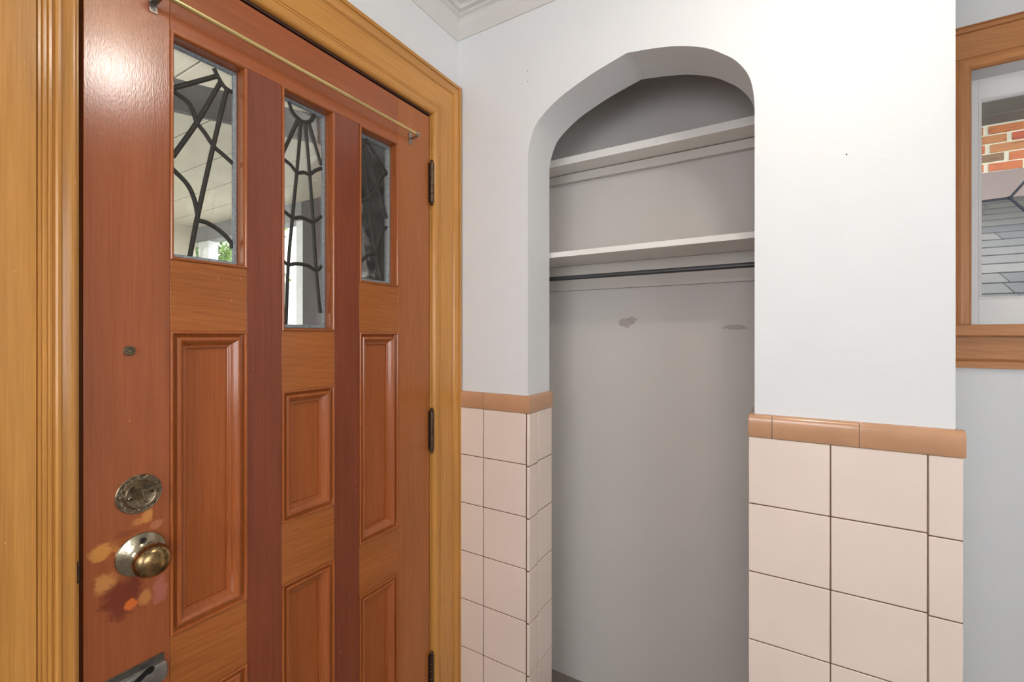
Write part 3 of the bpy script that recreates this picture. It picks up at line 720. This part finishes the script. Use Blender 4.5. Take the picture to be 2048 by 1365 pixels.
# ------------------------------------------------------------------ outside the side window: the neighbouring house
YN = 2.52
nh = thing('neighbour_house', (2.6, YN, 0), 'neighbouring brick house with grey soffit and pink flashing seen through the side window', 'house')
zb1 = plane_b(1963, 256, YN)[1]; zb0 = plane_b(1963, 349, YN)[1]; zf0 = plane_b(1963, 404, YN)[1]
ch = (zb1-zb0)/5.0
m = MB(); mm = MB()
m.box(1.4, 5.0, YN, YN+.1, zz(zb0), zz(zb1)+.6)
m.build('mortar_wall', M['mortar'], nh)
m = MB()
bl = ch*3.1
for r in range(5):
    off = (0, .5, .0, .5, .08)[r % 5]*bl
    x = plane_b(1975, 300, YN)[0]-bl*3+off+.02
    while x < 4.8:
        L = bl*random.uniform(.93, 1.02)
        z0 = zz(zb0)+r*ch+ch*.16
        q = [(x+random.uniform(0, .004), YN-.005-random.uniform(0, .004), z0+random.uniform(-.003, .003)), (x+L-.022, YN-.005-random.uniform(0, .004), z0+random.uniform(-.003, .003)),
             (x+L-.022, YN-.005-random.uniform(0, .004), z0+ch*.80+random.uniform(-.003, .003)), (x+random.uniform(0, .004), YN-.005-random.uniform(0, .004), z0+ch*.80+random.uniform(-.003, .003))]
        m.add(q+[(a, YN+.01, c_) for a, b_, c_ in q], [(0, 1, 2, 3), (0, 1, 5, 4), (1, 2, 6, 5), (2, 3, 7, 6), (3, 0, 4, 7)])
        x += L
m.build('brickwork', M['brick'], nh)
m = MB(); m.box(1.4, 5.0, YN-.04, YN+.1, zz(zf0)-.06, zz(zb0)-.004); m.build('flashing', M['flash'], nh, bevel=.004)
m = MB(); zso = zz(zb1)+.01
for k in range(6): m.box(1.4, 5.0, YN-.005-.16*(k+1)+.004, YN-.16*k, zso+(.004 if k % 2 else 0), zso+.03)
m.box(1.4, 5.0, YN-1.0, YN-.96, zso, zso+.16)
m.build('soffit', M['soffit'], nh)
# shingled roof in front of that wall
YR0, YR1 = YN-.04, YW+WT+.14
slope = .50
zr1 = zz(zf0)+.0
nrow = 0; m = MB(); y = YR0; ex = .112; cs = 1/math.sqrt(1+slope*slope)
def roofz(y): return zr1-(YR0-y)*slope
while y > YR1:
    y2 = y-ex*cs; x = 1.2+random.uniform(-.2, 0)
    while x < 5.2:
        L = random.uniform(.24, .42)
        sh = .03
        a, b_, c_, d_ = (x, y, roofz(y)+.001), (x+L-.003, y, roofz(y)+.001), (x+L-.003, y2, roofz(y2)+.006), (x, y2, roofz(y2)+.006)
        m.add([a, b_, c_, d_, (x, y2, roofz(y2)-.004), (x+L-.003, y2, roofz(y2)-.004)], [(0, 1, 2, 3)])
        m.add([d_, c_, (x+L-.003, y2, roofz(y2)-.004), (x, y2, roofz(y2)-.004)], [(0, 1, 2, 3)], 1)  # front edges painted dark for the shadow line of each shingle row
        x += L
    y = y2
rf = m.build('shingles', [M['shingle'], M['dark_wall_roof_shade']], nh)
m = MB(); m.add([(1.0, YR0, roofz(YR0)-.006), (5.4, YR0, roofz(YR0)-.006), (5.4, YR1, roofz(YR1)-.006), (1.0, YR1, roofz(YR1)-.006),
                 (1.0, YR0, roofz(YR0)-.08), (5.4, YR0, roofz(YR0)-.08), (5.4, YR1, roofz(YR1)-.08), (1.0, YR1, roofz(YR1)-.08)], [(0, 1, 2, 3), (4, 7, 6, 5), (0, 4, 5, 1), (1, 5, 6, 2), (2, 6, 7, 3), (3, 7, 4, 0)])
m.build('roof_deck', M['dark_wall_roof_shade'], nh)

# ------------------------------------------------------------------ outside the entry door: porch
pr_ = thing('porch', (-2.4, -.9, 0), 'covered porch with beige grooved ceiling seen through the door glass', 'porch')
PZ = zz(1.20); YP = 1.20
m = MB(); y = YP
while y > -4.5:
    m.box(-5.0, -.16, y-.292, y, PZ, PZ+.03); y -= .30
m.build('ceiling_board', M['porch'], pr_, bevel=.003)
box('ceiling_backing', -5.0, -.16, -4.5, YP, PZ+.012, PZ+.05, M['porchgap'], pr_)
box('beam', -5.0, -2.70, YP, YP+.12, zz(1.035), PZ+.03, M['beam'], pr_)
box('front_panel', -4.72, -4.62, -4.5, YP, zz(.15), PZ, M['porch'], pr_)
box('post', -4.56, -4.34, YP, YP+.1, -.6, zz(1.035), M['post'], pr_, bevel=.006)
box('post', -2.78, -2.68, YP, YP+.1, -.6, zz(1.035), M['post'], pr_, bevel=.006)
box('side_wall', -2.68, -.16, YP, YP+.1, -.6, PZ+.03, M['dark_wall_roof_shade'], pr_)
box('porch_floor', -5.0, -.16, -4.5, YP+.12, -.16, -.06, M['beam'], pr_)
# white lamp column beyond the railing
cxx, czt = plane_b(577, 566, 2.0)
m = MB(); m.lathe((cxx, 2.0, -.55), (0, 0, 1), [(.17, 0), (.17, .12), (.12, .15), (.11, 1.0), (.10, czt+H+.55-.16), (.13, czt+H+.55-.13), (.13, czt+H+.55-.10), (.17, czt+H+.55-.05), (.18, czt+H+.55-.04), (.18, czt+H+.55), (.0001, czt+H+.56)], 24)
o = m.build('garden_column', M['post'], smooth=True, auto=30); tag(o, 'white round column with flared capital outside the middle door window', 'column')
# storm door, ajar
sr = thing('storm_door', (-.155, -.150, .02), 'dark grey framed glass storm door standing ajar outside the wooden door', 'storm door')
dv = Vector((-.415, -.910, 0)).normalized(); nv = Vector((-dv.y, dv.x, 0)); base = Vector((-.155, -.150, 0))
def sbox(m, s0, s1, z0, z1, t=.012):
    P = []
    for z in (z0, z1):
        for s2, tt_ in ((s0, -t), (s1, -t), (s1, t), (s0, t)): P.append(base+dv*s2+nv*tt_+Vector((0, 0, z)))
    m.add(P, [(0, 3, 2, 1), (4, 5, 6, 7), (0, 1, 5, 4), (1, 2, 6, 5), (2, 3, 7, 6), (3, 0, 4, 7)])
stt, srb = zz(.692), zz(.608)
for s0, s1, z0, z1, nm in ((.0, .055, .02, stt, 'stile'), (.78, .835, .02, stt, 'stile'), (.055, .78, srb, stt, 'rail'), (.055, .78, .02, .30, 'rail')):
    m = MB(); sbox(m, s0, s1, z0, z1); m.build(nm, M['storm'], sr, bevel=.002)
m = MB(); sbox(m, .055, .78, .30, srb, .002); m.build('glass_pane', M['glass_storm'], sr)
# ground and trees
o = box('ground', -40, 6, -6, 40, -.75, -.6, M['bounce_ground']); tag(o, 'unseen pale driveway made up to bounce light under the porch', 'driveway', kind='structure')  # added driveway out of view, pale to bounce daylight onto the porch ceiling
def tree(loc, h, r, n, label, leaf):
    t = thing('tree', loc, label, 'tree', 'trees beyond the porch')
    x, y, z = loc
    m = MB(); m.tube([(x, y, z), (x+.05, y, z+h*.3), (x-.05, y+.05, z+h*.62)], [.16*h/5, .12*h/5, .06*h/5], 10)
    for k in range(6):
        a = k*1.05; m.tube([(x, y, z+h*(.3+.05*k)), (x+r*.6*math.cos(a), y+r*.6*math.sin(a), z+h*(.5+.06*k))], [.05*h/5, .02*h/5], 6)
    m.build('trunk', M['bark'], t, smooth=True)
    m = MB(); cl = []
    for k in range(26):
        a = random.uniform(0, 6.28); q = random.uniform(0, 1)**.5; hh = random.uniform(.3, .95)
        rr = r*q*math.sin(math.pi*min(max(hh*1.02-.15, .05), .98))**.5
        cl.append((x+rr*math.cos(a), y+rr*math.sin(a), z+h*hh))
    for k in range(n):
        c0 = random.choice(cl); d = Vector([random.gauss(0, r*.2) for _ in range(3)]); p = Vector(c0)+d
        u = Vector([random.gauss(0, 1) for _ in range(3)]).normalized(); v = u.cross(Vector([random.gauss(0, 1) for _ in range(3)])).normalized()
        s2 = leaf*random.uniform(.6, 1.2)
        m.add([p-u*s2, p+v*s2*.5, p+u*s2, p-v*s2*.5], [(0, 1, 2, 3)])
    m.build('foliage', M['leaf'], t)
tree((-15.5, 6.2, -.6), 6.4, 2.3, 9000, 'leafy green tree seen through the bottom of the left door window', .13)
tree((-9.6, 5.2, -.6), 2.9, 1.0, 4000, 'small green tree seen behind the white column through the middle door window', .08)

# ------------------------------------------------------------------ ceiling lamp of the entry (its mirror image is the bright patch on the door)
lp = thing('ceiling_light', (LAMP_POS[0], LAMP_POS[1], CEIL), 'small round opal ceiling light on a short brass stem above the entry', 'ceiling light')
m = MB(); m.lathe((LAMP_POS[0], LAMP_POS[1], CEIL), (0, 0, -1), [(.11, 0), (.11, .012), (.10, .02), (.085, .022), (.0001, .022)], 40); m.build('base', M['brass'], lp, smooth=True)
def emit(name, c, s):
    m, n, l, b = newmat(name); b.inputs['Emission Color'].default_value = c+(1,); b.inputs['Emission Strength'].default_value = s; b.inputs['Base Color'].default_value = (.9, .9, .88, 1); return m
m = MB(); m.tube([(LAMP_POS[0], LAMP_POS[1], CEIL-.022), (LAMP_POS[0], LAMP_POS[1], CEIL-.122)], .008, 12); m.build('stem', M['brass'], lp, smooth=True)
m = MB(); m.lathe((LAMP_POS[0], LAMP_POS[1], CEIL-.122), (0, 0, -1), [(.050, 0), (.060, .010), (.063, .025), (.058, .042), (.044, .056), (.024, .064), (.0001, .066)], 40)
m.build('lamp_shade', emit('lit_opal_glass', (1.0, .95, .88), 36.0), lp, smooth=True)
